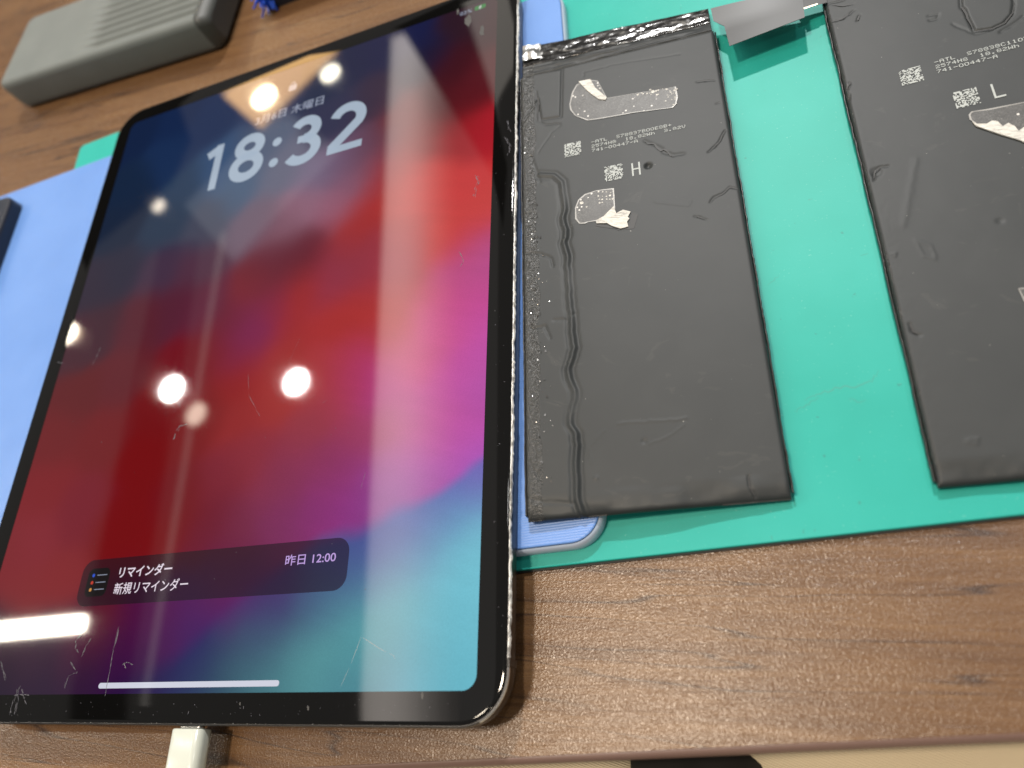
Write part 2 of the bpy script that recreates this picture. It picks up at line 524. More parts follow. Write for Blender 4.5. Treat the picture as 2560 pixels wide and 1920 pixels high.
rs = random.Random(9)
mat_inv = (Matrix.Translation((204.2, 32.6, 0)) @ Matrix.Rotation(MA, 4, 'Z')).inverted()
for pts, wd, mt, jit in (([(2010,1000),(2050,985),(2090,970),(2150,965),(2185,950),(2198,925)], .55, SCUFF, 4), ([(1985,1030),(2020,1010),(2055,990)], .4, SCUFF, 4), ([(2120,995),(2145,1005),(2170,1000)], .35, SCUFF, 3),
                 ([(1920,712),(1932,702),(1952,686)], .3, SCUFF, 2), ([(2150,640),(2175,632)], .3, SCUFF, 1),
                 ([(2145,1148),(2152,1152)], .7, SCUFF, .5), ([(1700,20),(1706,18)], .6, SCUFF, .5), ([(2020,500),(2028,498)], .6, SCUFF, .5), ([(1928,1338),(1932,1352)], .4, SCUFF, .5), ([(2145,1258),(2155,1256)], .9, SCUFF, 1)):
    P = []
    for (a, b), (c, d) in zip(pts[:-1], pts[1:]):
        for i in range(6): P.append(mat_inv @ at(a + (c - a) * i / 6 + rs.uniform(-jit, jit), b + (d - b) * i / 6 + rs.uniform(-jit, jit), 2.02))
    V, Fc = ribbon(P, wd)
    mesh('scuff', V, Fc, mt, mat_e)

# ------------------------------------------------------------------ pale blue board
BA = math.radians(2.3)
board_e = tag(empty('blue_board', (230.5, 38.6, 2.0), (0, 0, BA)), 'pale blue printed plastic board under the tablet', 'board')
slab('plate', rrect(-480, 0, 0, 225, 9, 14), 0.02, 5.0, BLUE, board_e, bev=.45)
FROST = Mat('frosted_blue_edge', (.50, .60, .76), .4).m
wl = rrect(-480.12, -.12, .12, 225.12, 9.12, 14)
wl2 = rrect(-480.9, -.9, .9, 225.9, 9.9, 14)
loft('side_wall', [[(x, y, .05) for x, y in wl2], [(x, y, 4.0) for x, y in wl2], [(x, y, 4.5) for x, y in wl]], FROST, board_e, cap0=False, cap1=False, smooth=True)

# ------------------------------------------------------------------ tablet
W, H = 197.0, 262.9
BZ = 8.95
tab = tag(empty('tablet', (0, 0, 0)), 'black framed tablet with lit lock screen showing 18:32, scratched glass', 'tablet')
def ring(off, z, r=14.0):
    return [(x, y, z) for x, y in rrect(-BZ + off, -BZ + off, W + BZ - off, H + BZ - off, max(r - off, 1.0), 14)]
loft('chassis', [ring(1.2, 7.02), ring(.3, 7.35), ring(0, 8.0), ring(0, 12.15), ring(.12, 12.4), ring(.35, 12.52)], ANOD, tab, smooth=True)
loft('gasket', [ring(.33, 12.5), ring(.7, 12.56)], GAPB, tab, cap0=False, cap1=False)
disp_loop = [(x, y, 13.0) for x, y in rrect(0, 0, W, H, 4.2, 14)]
loft('cover_glass', [ring(.5, 12.3), ring(.5, 12.62), ring(.62, 12.82), ring(.95, 12.95), ring(1.6, 13.0), disp_loop], GLASS, tab, cap0=False, cap1=False, smooth=True)

# wallpaper: colours of the lit picture, with some reflections painted in mid-screen
WP = [  # pixel x, pixel y, sRGB
 (340,330,10,30,64),(450,300,12,34,72),(420,400,18,42,80),(330,480,14,34,62),(300,560,20,34,58),(520,300,14,38,78),(560,420,44,74,112),(470,480,36,58,86),
 (600,460,58,82,112),(420,560,34,52,76),(520,560,60,64,84),(640,380,62,76,104),(700,430,92,92,114),(640,560,104,82,100),(800,430,112,98,124),(760,520,142,100,120),(700,580,126,84,100),  # purple-grey points raised to include the reflected ceiling haze
 (860,400,108,80,108),(890,450,126,84,108),(840,530,148,90,112),(920,380,86,52,72),
 (700,230,30,46,84),(800,200,24,36,66),(880,160,28,30,62),(960,120,28,28,64),(840,300,40,42,72),(930,260,52,36,58),(1000,300,110,36,44),
 (1030,110,20,26,66),(1060,150,26,20,48),(1130,170,62,14,26),(1100,260,72,16,26),(1180,240,88,16,26),(1230,60,56,20,30),(1230,180,84,22,32),(1160,60,42,20,34),
 (1230,330,168,26,40),(1160,330,150,28,36),(1050,330,130,30,34),(960,420,150,34,36),(900,560,158,36,36),(940,500,160,36,36),(1010,480,182,42,40),(1080,470,198,52,50),(1190,450,196,50,52),(1220,520,196,56,54),
 (1100,600,200,58,54),(1180,600,196,52,50),(1010,600,170,40,40),(870,600,156,38,38),(920,640,140,44,62),(860,650,132,44,64),(1000,650,150,46,70),
 (780,630,98,22,42),(740,660,94,22,40),(690,650,98,30,50),(660,690,92,26,44),(820,700,140,44,70),(900,690,148,40,56),(980,680,160,46,60),(1020,720,170,48,56),  # plum points darkened for the dark silhouette reflected mid-screen
 (1220,640,176,74,142),(1190,660,176,70,130),(1150,690,188,72,128),(1100,740,202,80,120),(1200,720,194,66,142),(1180,780,196,68,146),(1220,840,190,74,168),(1120,820,206,84,140),
 (1060,900,202,86,136),(1010,900,196,74,110),(1180,920,196,76,160),(1100,980,200,84,160),(1220,960,176,84,176),
 (760,720,158,34,32),(700,780,158,36,34),(850,780,166,40,40),(930,760,170,42,40),(960,840,172,44,48),(640,720,134,34,40),(650,800,118,28,74),(628,840,120,28,86),(660,760,112,30,62),(610,860,118,30,70),
 (580,800,102,22,48),(520,760,96,30,56),(450,760,84,30,50),(500,660,80,46,66),(400,680,66,46,68),(300,680,40,38,58),(250,720,46,36,54),(250,820,64,32,46),(200,850,70,34,46),(350,800,88,30,44),
 (560,870,122,12,16),(600,930,140,20,20),(680,900,156,40,38),(480,900,112,14,28),(300,940,96,28,38),(200,1000,96,26,32),(150,1100,110,26,32),(260,1080,112,24,30),(400,1020,112,12,18),(350,1150,116,8,14),(500,1050,118,14,20),
 (600,1050,144,34,36),(700,1000,158,46,44),(800,950,166,48,52),(880,930,168,46,72),(930,940,176,50,126),(960,980,178,54,140),(880,1000,164,52,66),(780,1080,146,50,64),(900,1080,150,52,84),(960,1080,156,56,96),
 (1000,1060,184,82,130),(1060,1040,188,84,146),(1120,1060,200,92,150),(1180,1060,186,72,166),(1210,1010,176,66,150),(1150,1110,198,84,170),(1200,1130,196,74,188),(1060,1150,190,86,160),
 (640,1150,138,40,54),(560,1200,122,28,46),(700,1200,130,44,76),(800,1180,136,46,90),(880,1180,142,48,104),(960,1200,148,50,122),(1000,1200,176,80,158),(1080,1200,186,84,166),
 (120,1230,124,26,34),(200,1280,118,24,40),(90,1350,130,34,46),(300,1320,116,8,14),(450,1250,112,10,22),(400,1350,118,8,14),(520,1330,108,14,38),(600,1320,116,36,66),(700,1310,122,42,90),(800,1290,134,44,112),(880,1280,142,46,128),
 (940,1260,126,52,134),(1000,1250,134,76,154),(1060,1220,140,82,160),(1130,1180,158,86,176),(1200,1170,140,88,184),
 (1220,1200,88,96,176),(1160,1220,92,96,176),(1090,1260,86,88,168),(1020,1310,78,80,160),(950,1320,68,70,150),(890,1350,66,66,142),(860,1420,66,84,138),(900,1400,70,92,144),
 (960,1390,74,98,150),(1030,1360,86,114,166),(1100,1320,108,160,192),(1180,1280,112,174,204),(1190,1380,116,194,212),(1100,1420,114,188,206),(1000,1440,96,160,178),(920,1470,82,138,156),(1180,1480,112,194,212),(1120,1560,110,188,206),
 (1180,1600,108,190,208),(1180,1700,100,182,200),(1060,1600,100,178,194),(1060,1700,92,168,186),(980,1540,88,164,174),(980,1650,76,134,152),(920,1600,82,156,162),(850,1540,84,150,158),(880,1680,72,130,144),(800,1620,86,152,156),
 (780,1520,66,92,128),(820,1480,64,80,130),(700,1540,58,56,106),(640,1560,50,48,104),(660,1620,64,100,120),(720,1660,76,134,142),(600,1640,54,82,104),(640,1710,62,112,122),
 (60,1480,128,36,42),(150,1450,130,34,40),(250,1540,96,16,34),(200,1600,78,26,54),(100,1620,60,32,52),(0,1620,54,28,46),(330,1550,74,8,60),(300,1640,62,8,62),(400,1540,84,12,76),(450,1560,80,14,86),(520,1530,80,22,96),(500,1590,40,30,96),
 (400,1620,58,8,72),(440,1680,32,24,82),(380,1700,36,12,70),(520,1650,36,46,92),(560,1700,44,78,98),(300,1710,38,10,60),(200,1700,44,20,54),(100,1710,40,22,50),(0,1720,34,20,44),(480,1720,34,52,92),
 (20,1400,124,32,40),(-40,1600,52,28,44),(-60,1700,32,20,40),(600,1500,92,24,98),(560,1440,100,18,60),(680,1480,76,42,110),
]
nx, ny = 150, 200
gx, gy = np.meshgrid(np.linspace(-.4, W + .4, nx), np.linspace(-.4, H + .4, ny))
cp = np.array([[*at(a, b, 13.0)[:2], *srgb(r, g, bb)] for a, b, r, g, bb in WP])
wx = gx + 4 * vnoise(gx * .05, gy * .05, 3) + 1.5 * vnoise(gx * .16, gy * .16, 4)
wy = gy + 4 * vnoise(gx * .05 + 9, gy * .05, 5) + 1.5 * vnoise(gx * .16, gy * .16 + 5, 6)
EDG = [at(a, b, 13.0) for a, b in ((250,1745),(330,1700),(440,1640),(520,1570),(600,1500),(700,1425),(800,1362),(900,1320),(1000,1270),(1100,1220),(1225,1150),(1300,1110))]
ex = np.array([p.x for p in EDG]); ey = np.array([p.y for p in EDG])
def side(x, y): return y - np.interp(x, ex, ey, left=-60)
def field(sel, sg):
    num = np.zeros((ny, nx, 3)); den = np.zeros((ny, nx))
    for x, y, r, g, b in sel:
        d2 = (wx - x) ** 2 + (wy - y) ** 2
        k = np.exp(-d2 / (2 * sg ** 2)) + .003 * np.exp(-d2 / (2 * 18.0 ** 2)) + 1e-9
        num += k[..., None] * np.array([r, g, b]); den += k
    return num / den[..., None]
up_ = np.array([side(c[0], c[1]) > -1.0 for c in cp]); dn_ = np.array([side(c[0], c[1]) < 1.0 for c in cp])
sd = side(wx, wy)
soft = np.clip(7.5 - gx * .024, 2.8, 7.0)
bl_t = np.clip(.5 + sd / (2 * soft), 0, 1); bl_t = (bl_t * bl_t * (3 - 2 * bl_t))[..., None]
colr = field(cp[up_], 7.0) * bl_t + field(cp[dn_], 7.0) * (1 - bl_t)
streak = 1 + .05 * vnoise((gx * .35 + gy * .95) * .5, (gx - gy * .37) * .05, 8) * np.clip((gx - 90) / 60, 0, 1)
colr = np.clip(colr * streak[..., None], 0, 1)
V = np.stack([gx, gy, np.full_like(gx, 12.975)], -1).reshape(-1, 3)
idx = np.arange(nx * ny).reshape(ny, nx)
Q = np.stack([idx[:-1, :-1], idx[:-1, 1:], idx[1:, 1:], idx[1:, :-1]], -1).reshape(-1, 4)
SM = Mat('lit_display', (.002, .002, .002), .035)
disp = fast_mesh('display', V, Q, SM.m, tab, smooth=False)
ca = disp.data.color_attributes.new('picture', 'FLOAT_COLOR', 'POINT')
ca.data.foreach_set('color', np.concatenate([colr.reshape(-1, 3), np.ones((nx * ny, 1))], 1).astype(np.float32).ravel())
an = SM.n('ShaderNodeAttribute'); an.attribute_name = 'picture'
gr = SM.noise(SM.coords(), 2.6, 2, .6)
ec = SM.mix(SM.ramp(gr, [(.3, .10), (.7, 0.0)]), an.outputs['Color'], (0, 0, 0))
SM.l(ec, SM.b.inputs['Emission Color'])
SM.set('Emission Strength', 1.0)

ZT = 12.985
TXT = screen_mat('lit_clock_text', srgb(160, 175, 192), 1.0)
TXTD = screen_mat('lit_date_text', srgb(150, 158, 178), 1.0)
TXTW = screen_mat('lit_white_text', srgb(226, 214, 226), 1.0)
TXTV = screen_mat('lit_lilac_text', srgb(190, 160, 222), 1.0)
BARM = screen_mat('lit_home_bar', srgb(206, 208, 222), 1.0)
def stroke(pts, w, closed=False):
    V, Fc = [], []
    n = len(pts)
    for i, p in enumerate(pts):
        p = Vector(p)
        a = Vector(pts[i - 1]) if (i or closed) else None
        b = Vector(pts[(i + 1) % n]) if (i < n - 1 or closed) else None
        t1 = (p - a).normalized() if a is not None else (b - p).normalized()
        t2 = (b - p).normalized() if b is not None else t1
        n1, n2 = Vector((-t1.y, t1.x)), Vector((-t2.y, t2.x))
        mt = (n1 + n2).normalized(); k = w / 2 / max(.45, mt.dot(n1))
        V += [(p.x + mt.x * k, p.y + mt.y * k, ZT), (p.x - mt.x * k, p.y - mt.y * k, ZT)]
        if i: Fc.append((2 * i - 2, 2 * i - 1, 2 * i + 1, 2 * i))
    if closed: Fc.append((2 * n - 2, 2 * n - 1, 1, 0))
    return V, Fc
def ell(cx, cy, rx, ry, a0, a1, n=40):
    return [(cx + rx * math.cos(math.radians(a0 + (a1 - a0) * i / n)), cy + ry * math.sin(math.radians(a0 + (a1 - a0) * i / n))) for i in range(n + 1)]
SW, Y0, HD = 4.9, 203.3, 25.6
def glyph(parts_):
    V, Fc = [], []
    for v, f in parts_:
        n = len(V); V += v; Fc += [tuple(q + n for q in k) for k in f]
    return mesh('clock_digit', V, Fc, TXT, disp)
h2 = HD - SW / 2
glyph([stroke([(56.9, Y0 + 20.2), (63.0, Y0 + HD - 2.2), (63.0, Y0 + HD - 2.2)][:2], SW * .95), ([(61.0, Y0, ZT), (65.0, Y0, ZT), (65.0, Y0 + HD, ZT), (61.0, Y0 + HD, ZT)], [(0, 1, 2, 3)])])
glyph([stroke(ell(80.2, Y0 + 18.9, 5.6, 4.75, 0, 360, 48)[:-1], SW, True), stroke(ell(80.2, Y0 + 7.6, 6.6, 5.7, 0, 360, 48)[:-1], SW, True)])
glyph([(lambda c: ([(x, y, ZT) for x, y in c], [tuple(range(len(c) ))]))(ell(95.2, Y0 + yy, 2.35, 2.35, 0, 345, 23)) for yy in (5.0, 16.4)])
three = ell(109.4, Y0 + 18.6, 5.6, 5.05, 152, -90, 30) 
three2 = ell(109.2, Y0 + 7.7, 6.9, 5.85, 90, -150, 30)
glyph([stroke(three, SW), stroke(three2, SW), ([(106.2, Y0 + 11.6, ZT), (110.2, Y0 + 11.6, ZT), (110.2, Y0 + 15.4, ZT), (106.2, Y0 + 15.4, ZT)], [(0, 1, 2, 3)])])
two = ell(130.6, Y0 + 17.6, 6.5, 6.1, 165, -32, 26) + [(123.9, Y0 + 2.6)]
glyph([stroke(two, SW), ([(122.4, Y0, ZT), (139.0, Y0, ZT), (139.0, Y0 + 3.6, ZT), (122.4, Y0 + 3.6, ZT)], [(0, 1, 2, 3)])])
text('date_text', '3月6日 木曜日', TXTD, disp, 80.6, 233.6, 36.0, ZT, height=5.2, bold=.006)
# padlock symbol
lk = rrect(96.2, 248.2, 100.4, 251.6, .7, 4)
mesh('lock_symbol', [(x, y, ZT) for x, y in lk], [tuple(range(len(lk)))], TXTD, disp)
arc = [(98.3 + 1.35 * math.cos(math.radians(a)), 251.5 + (1.9 if 0 < a < 180 else 0) * math.sin(math.radians(a)), ZT) for a in range(0, 181, 15)]
sv = []
for (x, y, z) in arc:
    k = .72
    sv += [(x, y, z), (98.3 + (x - 98.3) * k, 251.5 + (y - 251.5) * k, z)]
mesh('lock_shackle', sv, [(2 * i, 2 * i + 2, 2 * i + 3, 2 * i + 1) for i in range(len(arc) - 1)], TXTD, disp)
# notification card
CARD = Mat('dim_card', (.002, .002, .002), .035)
tr = CARD.n('ShaderNodeBsdfTransparent'); tr.inputs[0].default_value = (.21, .19, .24, 1)
ad = CARD.n('ShaderNodeAddShader'); CARD.l(CARD.b.outputs[0], ad.inputs[0]); CARD.l(tr.outputs[0], ad.inputs[1])
cx = srgb(26, 12, 22); CARD.set('Emission Color', (*cx, 1)); CARD.set('Emission Strength', 1.0)
CARD.l(ad.outputs[0], CARD.t.nodes['Material Output'].inputs[0])
cl = rrect(43.2, 28.0, 153.4, 44.0, 4.6, 8)
card = mesh('notification_card', [(x, y, 12.980) for x, y in cl], [tuple(range(len(cl)))], CARD.m, disp)
il = rrect(46.4, 31.2, 56.4, 40.9, 2.2, 6)
mesh('app_icon', [(x, y, ZT) for x, y in il], [tuple(range(len(il)))], screen_mat('icon_black', srgb(24, 20, 22)), disp)
for yy, cc in ((38.5, srgb(48, 84, 200)), (36.0, srgb(190, 60, 44)), (33.6, srgb(200, 140, 70))):
    d = [(48.9 + .62 * math.cos(a * .5236), yy + .62 * math.sin(a * .5236), ZT + .004) for a in range(12)]
    mesh('icon_dot', d, [tuple(range(12))], screen_mat('icon_dot', cc), disp)
    mesh('icon_line', [(50.6, yy - .12, ZT + .004), (55.2, yy - .12, ZT + .004), (55.2, yy + .12, ZT + .004), (50.6, yy + .12, ZT + .004)], [(0, 1, 2, 3)], TXTD, disp)
text('title_text', 'リマインダー', TXTW, disp, 60.7, 36.9, 23.6, ZT, height=3.9, bold=.022)
text('body_text', '新規リマインダー', TXTW, disp, 60.0, 31.3, 32.4, ZT, height=4.0, bold=.010)
text('time_text', '昨日 12:00', TXTV, disp, 130.2, 36.6, 18.6, ZT, height=3.4, bold=.008)
hb = rrect(63.0, 1.65, 134.0, 3.35, .84, 6)
mesh('home_bar', [(x, y, ZT) for x, y in hb], [tuple(range(len(hb)))], BARM, disp)
text('battery_percent', '82%', TXTD, disp, 180.2, 258.7, 5.4, ZT, height=2.0)
bl = rrect(186.9, 258.7, 191.8, 261.0, .7, 4)
mesh('battery_symbol', [(x, y, ZT) for x, y in bl], [tuple(range(len(bl)))], screen_mat('lit_green', srgb(30, 120, 50)), disp)
mesh('charge_bolt', [(189.9, 261.0, ZT + .004), (188.6, 259.7, ZT + .004), (189.2, 259.7, ZT + .004), (188.8, 258.6, ZT + .004), (190.1, 260.0, ZT + .004), (189.5, 260.0, ZT + .004)], [(0, 1, 2, 3, 4, 5)], TXTW, disp)

# worn edge: bare metal showing along the right side of the frame
def worn(y0, y1, w0, name, jag, parent=tab):
    V, Fc = [], []
    n = int((y1 - y0) / .6)
    for i in range(n + 1):
        y = y0 + (y1 - y0) * i / n
        e = W + BZ
        k = float(vnoise(np.array([y * .12]), np.array([1.0]), 11)[0]) * jag * 1.2 + float(vnoise(np.array([y * 1.1]), np.array([3.0]), 12)[0]) * jag
        a, b = e - .30 + k * .5, e + .12 + max(-.25, k)
        V += [(a - .12, y, 12.44), (a, y, 12.66 + .2 * jag), ((a + b) / 2, y, 12.70 + .2 * abs(k)), (b + w0, y, 12.30), (b + w0, y, 11.9)]
        if i:
            q = 5 * i
            Fc += [(q - 5 + j, q - 4 + j, q + 1 + j, q + j) for j in range(4)]
    return mesh(name, V, Fc, CHIP, parent, smooth=False)
worn(8.0, 262.0, .12, 'worn_edge', .45)
# polished lip round the lower right corner
lipp = [p for p in rrect(-BZ, -BZ, W + BZ, H + BZ, 14, 14)[0:15]]
V, Fc = [], []
lipp = lipp[4:] + [(W + BZ, 5.6)]
for i, (x, y) in enumerate(lipp):
    c = Vector((W + BZ - 14, -BZ + 14)); d = (Vector((x, y)) - c)
    d = d.normalized() if x > W + BZ - 14 and y < -BZ + 14 else (Vector((0, -1)) if y < -BZ + 1 else Vector((1, 0)))
    V += [(x - d.x * .2, y - d.y * .2, 12.58), (x + d.x * .06, y + d.y * .06, 12.45), (x + d.x * .12, y + d.y * .12, 12.0)]
    if i: Fc += [(3 * i - 3 + j, 3 * i - 2 + j, 3 * i + 1 + j, 3 * i + j) for j in range(2)]
mesh('polished_lip', V, Fc, mat_metal('polished_aluminium', (.9, .9, .88), .3), tab, smooth=True)
slab('antenna_gap', [(W + BZ - .4, 5.7), (W + BZ + .22, 5.7), (W + BZ + .22, 7.6), (W + BZ - .4, 7.6)], 7.6, 12.72, GAPB, tab)

# scratches on the glass, each a fine mark of its own
random.seed(3)
def scratch(pts, wd, mt=SCR, jit=0.0):
    """a scratch is a run of broken, slightly offset hairlines"""
    L = [math.hypot(c - a, d - b) for (a, b), (c, d) in zip(pts[:-1], pts[1:])]
    tot = sum(L); V, Fc = [], []
    def along(t):
        t *= tot
        for k, l in enumerate(L):
            if t <= l or k == len(L) - 1:
                f = min(1, t / l); (a, b), (c, d) = pts[k], pts[k + 1]
                return a + (c - a) * f, b + (d - b) * f
            t -= l
    for strand in range(1 if jit < .8 else 3):
        t = random.uniform(0, .08)
        while t < .97:
            ln = random.uniform(.10, .40) if jit >= .8 else random.uniform(.3, .7)
            e = min(1, t + ln); n = 7
            ox, oy = random.uniform(-jit, jit) * 1.1, random.uniform(-jit, jit) * 1.1
            P = []
            for q in range(n):
                u, v = along(t + (e - t) * q / (n - 1))
                P.append(at(u + ox + random.uniform(-jit, jit) * .45, v + oy + random.uniform(-jit, jit) * .45, 13.006))
            v_, f_ = ribbon(P, wd * random.uniform(.3, .62) * (1 if strand == 0 else .6))
            k = len(V); V += v_; Fc += [tuple(z + k for z in f) for f in f_]
            t = e + random.uniform(0, .10 if jit < .8 else .22)
    return V, Fc
marks = [
 ([(905,1588),(875,1665),(851,1718)], .2, SCR, .4), ([(905,1592),(950,1622),(985,1640),(987,1648)], .2, SCR, .4),
 ([(298,1562),(290,1600),(280,1640),(272,1690),(262,1742)], .38, SCR2, 1.5),
 ([(305,1662),(318,1655),(332,1662)], .35, SCR2, 1.0), ([(310,1656),(314,1672)], .3, SCR, 1.0),
 ([(205,1586),(192,1600),(188,1618),(196,1632)], .35, SCR2, 2.0), ([(228,1594),(214,1615),(204,1640)], .35, SCR2, 2.0),
 ([(175,1652),(186,1670),(192,1680),(168,1692),(160,1720)], .35, SCR2, 2.0),
 ([(50,1715),(38,1740),(30,1770),(25,1785)], .5, SCR2, 2.0), ([(36,1737),(72,1737)], .5, SCR2, 1.0), ([(55,1720),(60,1745),(66,1760)], .45, SCR2, 1.5), ([(45,1720),(44,1750),(38,1785)], .4, SCR2, 2.0),
 ([(0,1650),(8,1675),(14,1700)], .4, SCR2, 2.0),
 ([(433,1098),(440,1080),(452,1066),(466,1062)], .5, SCR2, 2.0),
 ([(914,1180),(908,1202),(902,1222)], .25, SCR2, .5),
 ([(1190,435),(1198,455),(1190,470),(1186,490)], .5, SCR2, 3.0),
 ([(1148,630),(1158,650),(1150,668)], .35, SCR2, 2.0),
 ([(230,915),(242,890),(252,868)], .3, SCR2, 1.0),
 ([(620,930),(622,990),(650,1040)], .14, SCR2, 1.0), ([(750,845),(720,910)], .14, SCR2, .5),
 ([(806,1008),(818,1000)], .25, SCR2, .5), ([(1260,342),(1275,362),(1272,385)], .35, SCR2, 3.0),
 ([(142,906),(160,908)], .4, SCR2, .5), ([(1268,300),(1276,330)], .3, SCR2, 2.0),
]
for pts, wd, mt, jit in marks:
    V, Fc = scratch(pts, wd, mt, jit)
    mesh('scratch', V, Fc, mt, tab)
for cxy, sz in (((1145,30),5),((1170,55),12),((1205,80),9),((1055,1740),6),((770,1770),5),((600,1760),3)):
    P = [at(cxy[0] + sz * random.uniform(.5, 1.5) * math.cos(a * .7) * .55, cxy[1] + sz * random.uniform(.6, 1.6) * math.sin(a * .7) * 1.3, 13.006) for a in range(9)]
    mesh('smudge', P, [tuple(range(9))], SMUDGE, tab)
# small nicks along the bezel and glass
V, Fc = [], []
for i in range(150):
    if i < 75: u, v = random.uniform(0, 1150), random.uniform(1745, 1792)
    elif i < 110: u, v = random.uniform(1235, 1264), random.uniform(100, 1700)
    else: u, v = random.uniform(150, 1000), random.uniform(850, 1480)
    p = at(u, v, 13.008); s = random.uniform(.05, .22) * (1.3 if i % 9 == 0 else .8); a = random.uniform(0, 3.14); l = random.uniform(.5, 2.2)
    n = len(V)
    dx, dy = math.cos(a) * s * l, math.sin(a) * s * l
    ex, ey = -math.sin(a) * s * .45, math.cos(a) * s * .45
    V += [(p.x - dx, p.y - dy, p.z), (p.x + ex, p.y + ey, p.z), (p.x + dx, p.y + dy, p.z), (p.x - ex, p.y - ey, p.z)]
    Fc.append((n, n + 1, n + 2, n + 3))
tag(mesh('nicks', V, Fc, SCR2, tab), kind='stuff')
# nicked glints on the glass edge at the bottom and the top
V, Fc = [], []
for i in range(110):
    if i < 50: x, y = random.uniform(-9, 175), -BZ + .55
    else: x, y = random.uniform(20, 195), H + BZ - .5
    s = random.uniform(.1, .5); n = len(V); h = random.uniform(.05, .2)
    sg = 1 if y < 0 else -1
    V += [(x, y, 12.80), (x + s, y - .02 * sg, 12.82), (x + s * .8, y + h * sg, 12.97), (x + s * .2, y + h * sg, 12.96)]
    Fc.append((n, n + 1, n + 2, n + 3))
tag(mesh('edge_nicks', V, Fc, SCR, tab), kind='stuff')

# ------------------------------------------------------------------ charging cable plug
cab = tag(empty('charging_cable', (101.6, -9, 9.6)), 'white charging cable plug in the bottom of the tablet', 'cable')
def rsec(wd, ht, r, y, zc=0.0, xo=0.0):
    return [(x + xo, y, z + zc) for x, z in rrect(-wd / 2, -ht / 2, wd / 2, ht / 2, r, 8)]
loft('metal_collar', [rsec(8.6, 2.6, 1.2, .5), rsec(8.6, 2.6, 1.2, -1.2)], STEEL, cab, smooth=True)
loft('plug_body', [rsec(11.2, 5.6, 2.2, -.75), rsec(12.0, 6.4, 2.6, -1.1), rsec(12.1, 6.5, 2.6, -16), rsec(11.6, 6.2, 2.6, -17), rsec(9, 5, 2.4, -17.6)], WHITEP, cab, smooth=True)
cpts = [(0, -17, 0), (0, -26, -.5), (1, -36, -6), (2, -44, -20), (3, -48, -60)]
loops = [[(x + 1.6 * math.cos(a * .5236), y, z + 1.6 * math.sin(a * .5236)) for a in range(12)] for x, y, z in cpts]
loft('cord', loops, WHITEP, cab, smooth=True)

# ------------------------------------------------------------------ battery cells
GL = {  # 5 x 7 dot-matrix characters of the printed codes
 '-': '00000 00000 00000 11111 00000 00000 00000', 'A': '01110 10001 10001 11111 10001 10001 10001', 'T': '11111 00100 00100 00100 00100 00100 00100',
 'L': '10000 10000 10000 10000 10000 10000 11111', 'S': '01111 10000 10000 01110 00001 00001 11110', '7': '11111 00001 00010 00100 00100 01000 01000',
 '8': '01110 10001 10001 01110 10001 10001 01110', '3': '11110 00001 00001 01110 00001 00001 11110', 'B': '11110 10001 10001 11110 10001 10001 11110',
 '0': '01110 10001 10001 10001 10001 10001 01110', 'E': '11111 10000 10000 11110 10000 10000 11111', '+': '00000 00100 00100 11111 00100 00100 00000',
 '2': '01110 10001 00001 00110 01000 10000 11111', '5': '11111 10000 11110 00001 00001 10001 01110', '4': '00010 00110 01010 10010 11111 00010 00010',
 'H': '10001 10001 10001 11111 10001 10001 10001', '1': '00100 01100 00100 00100 00100 00100 01110', '.': '00000 00000 00000 00000 00000 01100 01100',
 'W': '10001 10001 10001 10101 10101 11011 10001', 'h': '10000 10000 10110 11001 10001 10001 10001', 'V': '10001 10001 10001 10001 01010 01010 00100',
 'C': '01110 10001 10000 10000 10000 10001 01110', ' ': '00000 00000 00000 00000 00000 00000 00000'}
def dot_text(name, s, x, y, cw, ch, parent, z=.14):
    V, Fc = [], []
    px, py = cw / 6.4, ch / 7
    for k, c in enumerate(s):
        rows = GL[c].split()
        for r in range(7):
            q = 0
            while q < 5:
                if rows[r][q] == '1':
                    e = q
                    while e + 1 < 5 and rows[r][e + 1] == '1': e += 1
                    x0, x1 = x + k * cw + q * px, x + k * cw + (e + 1) * px
                    y1 = y + ch - r * py; y0 = y1 - py * 1.02
                    n = len(V); V += [(x0, y0, z), (x1, y0, z), (x1, y1, z), (x0, y1, z)]; Fc.append((n, n + 1, n + 2, n + 3)); q = e + 1
                else: q += 1
    return mesh(name, V, Fc, PRINT, parent)

def speckle(name, x, y, s, parent, seed, z=.14):
    rnd = random.Random(seed); V, Fc = [], []; k = 18; c = s / k
    for i in range(k):
        for j in range(k):
            if rnd.random() < .58:
                n = len(V); a, b = x + i * c, y + j * c
                V += [(a, b, z), (a + c, b, z), (a + c, b + c, z), (a, b + c, z)]; Fc.append((n, n + 1, n + 2, n + 3))
    return mesh(name, V, Fc, PRINT, parent)

def letter(parent, x, y, bars):
    V, Fc = [], []
    for x0, y0, x1, y1 in bars:
        n = len(V); V += [(x + x0, y + y0, .14), (x + x1, y + y0, .14), (x + x1, y + y1, .14), (x + x0, y + y1, .14)]; Fc.append((n, n + 1, n + 2, n + 3))
    return mesh('printed_letter', V, Fc, PRINT, parent)

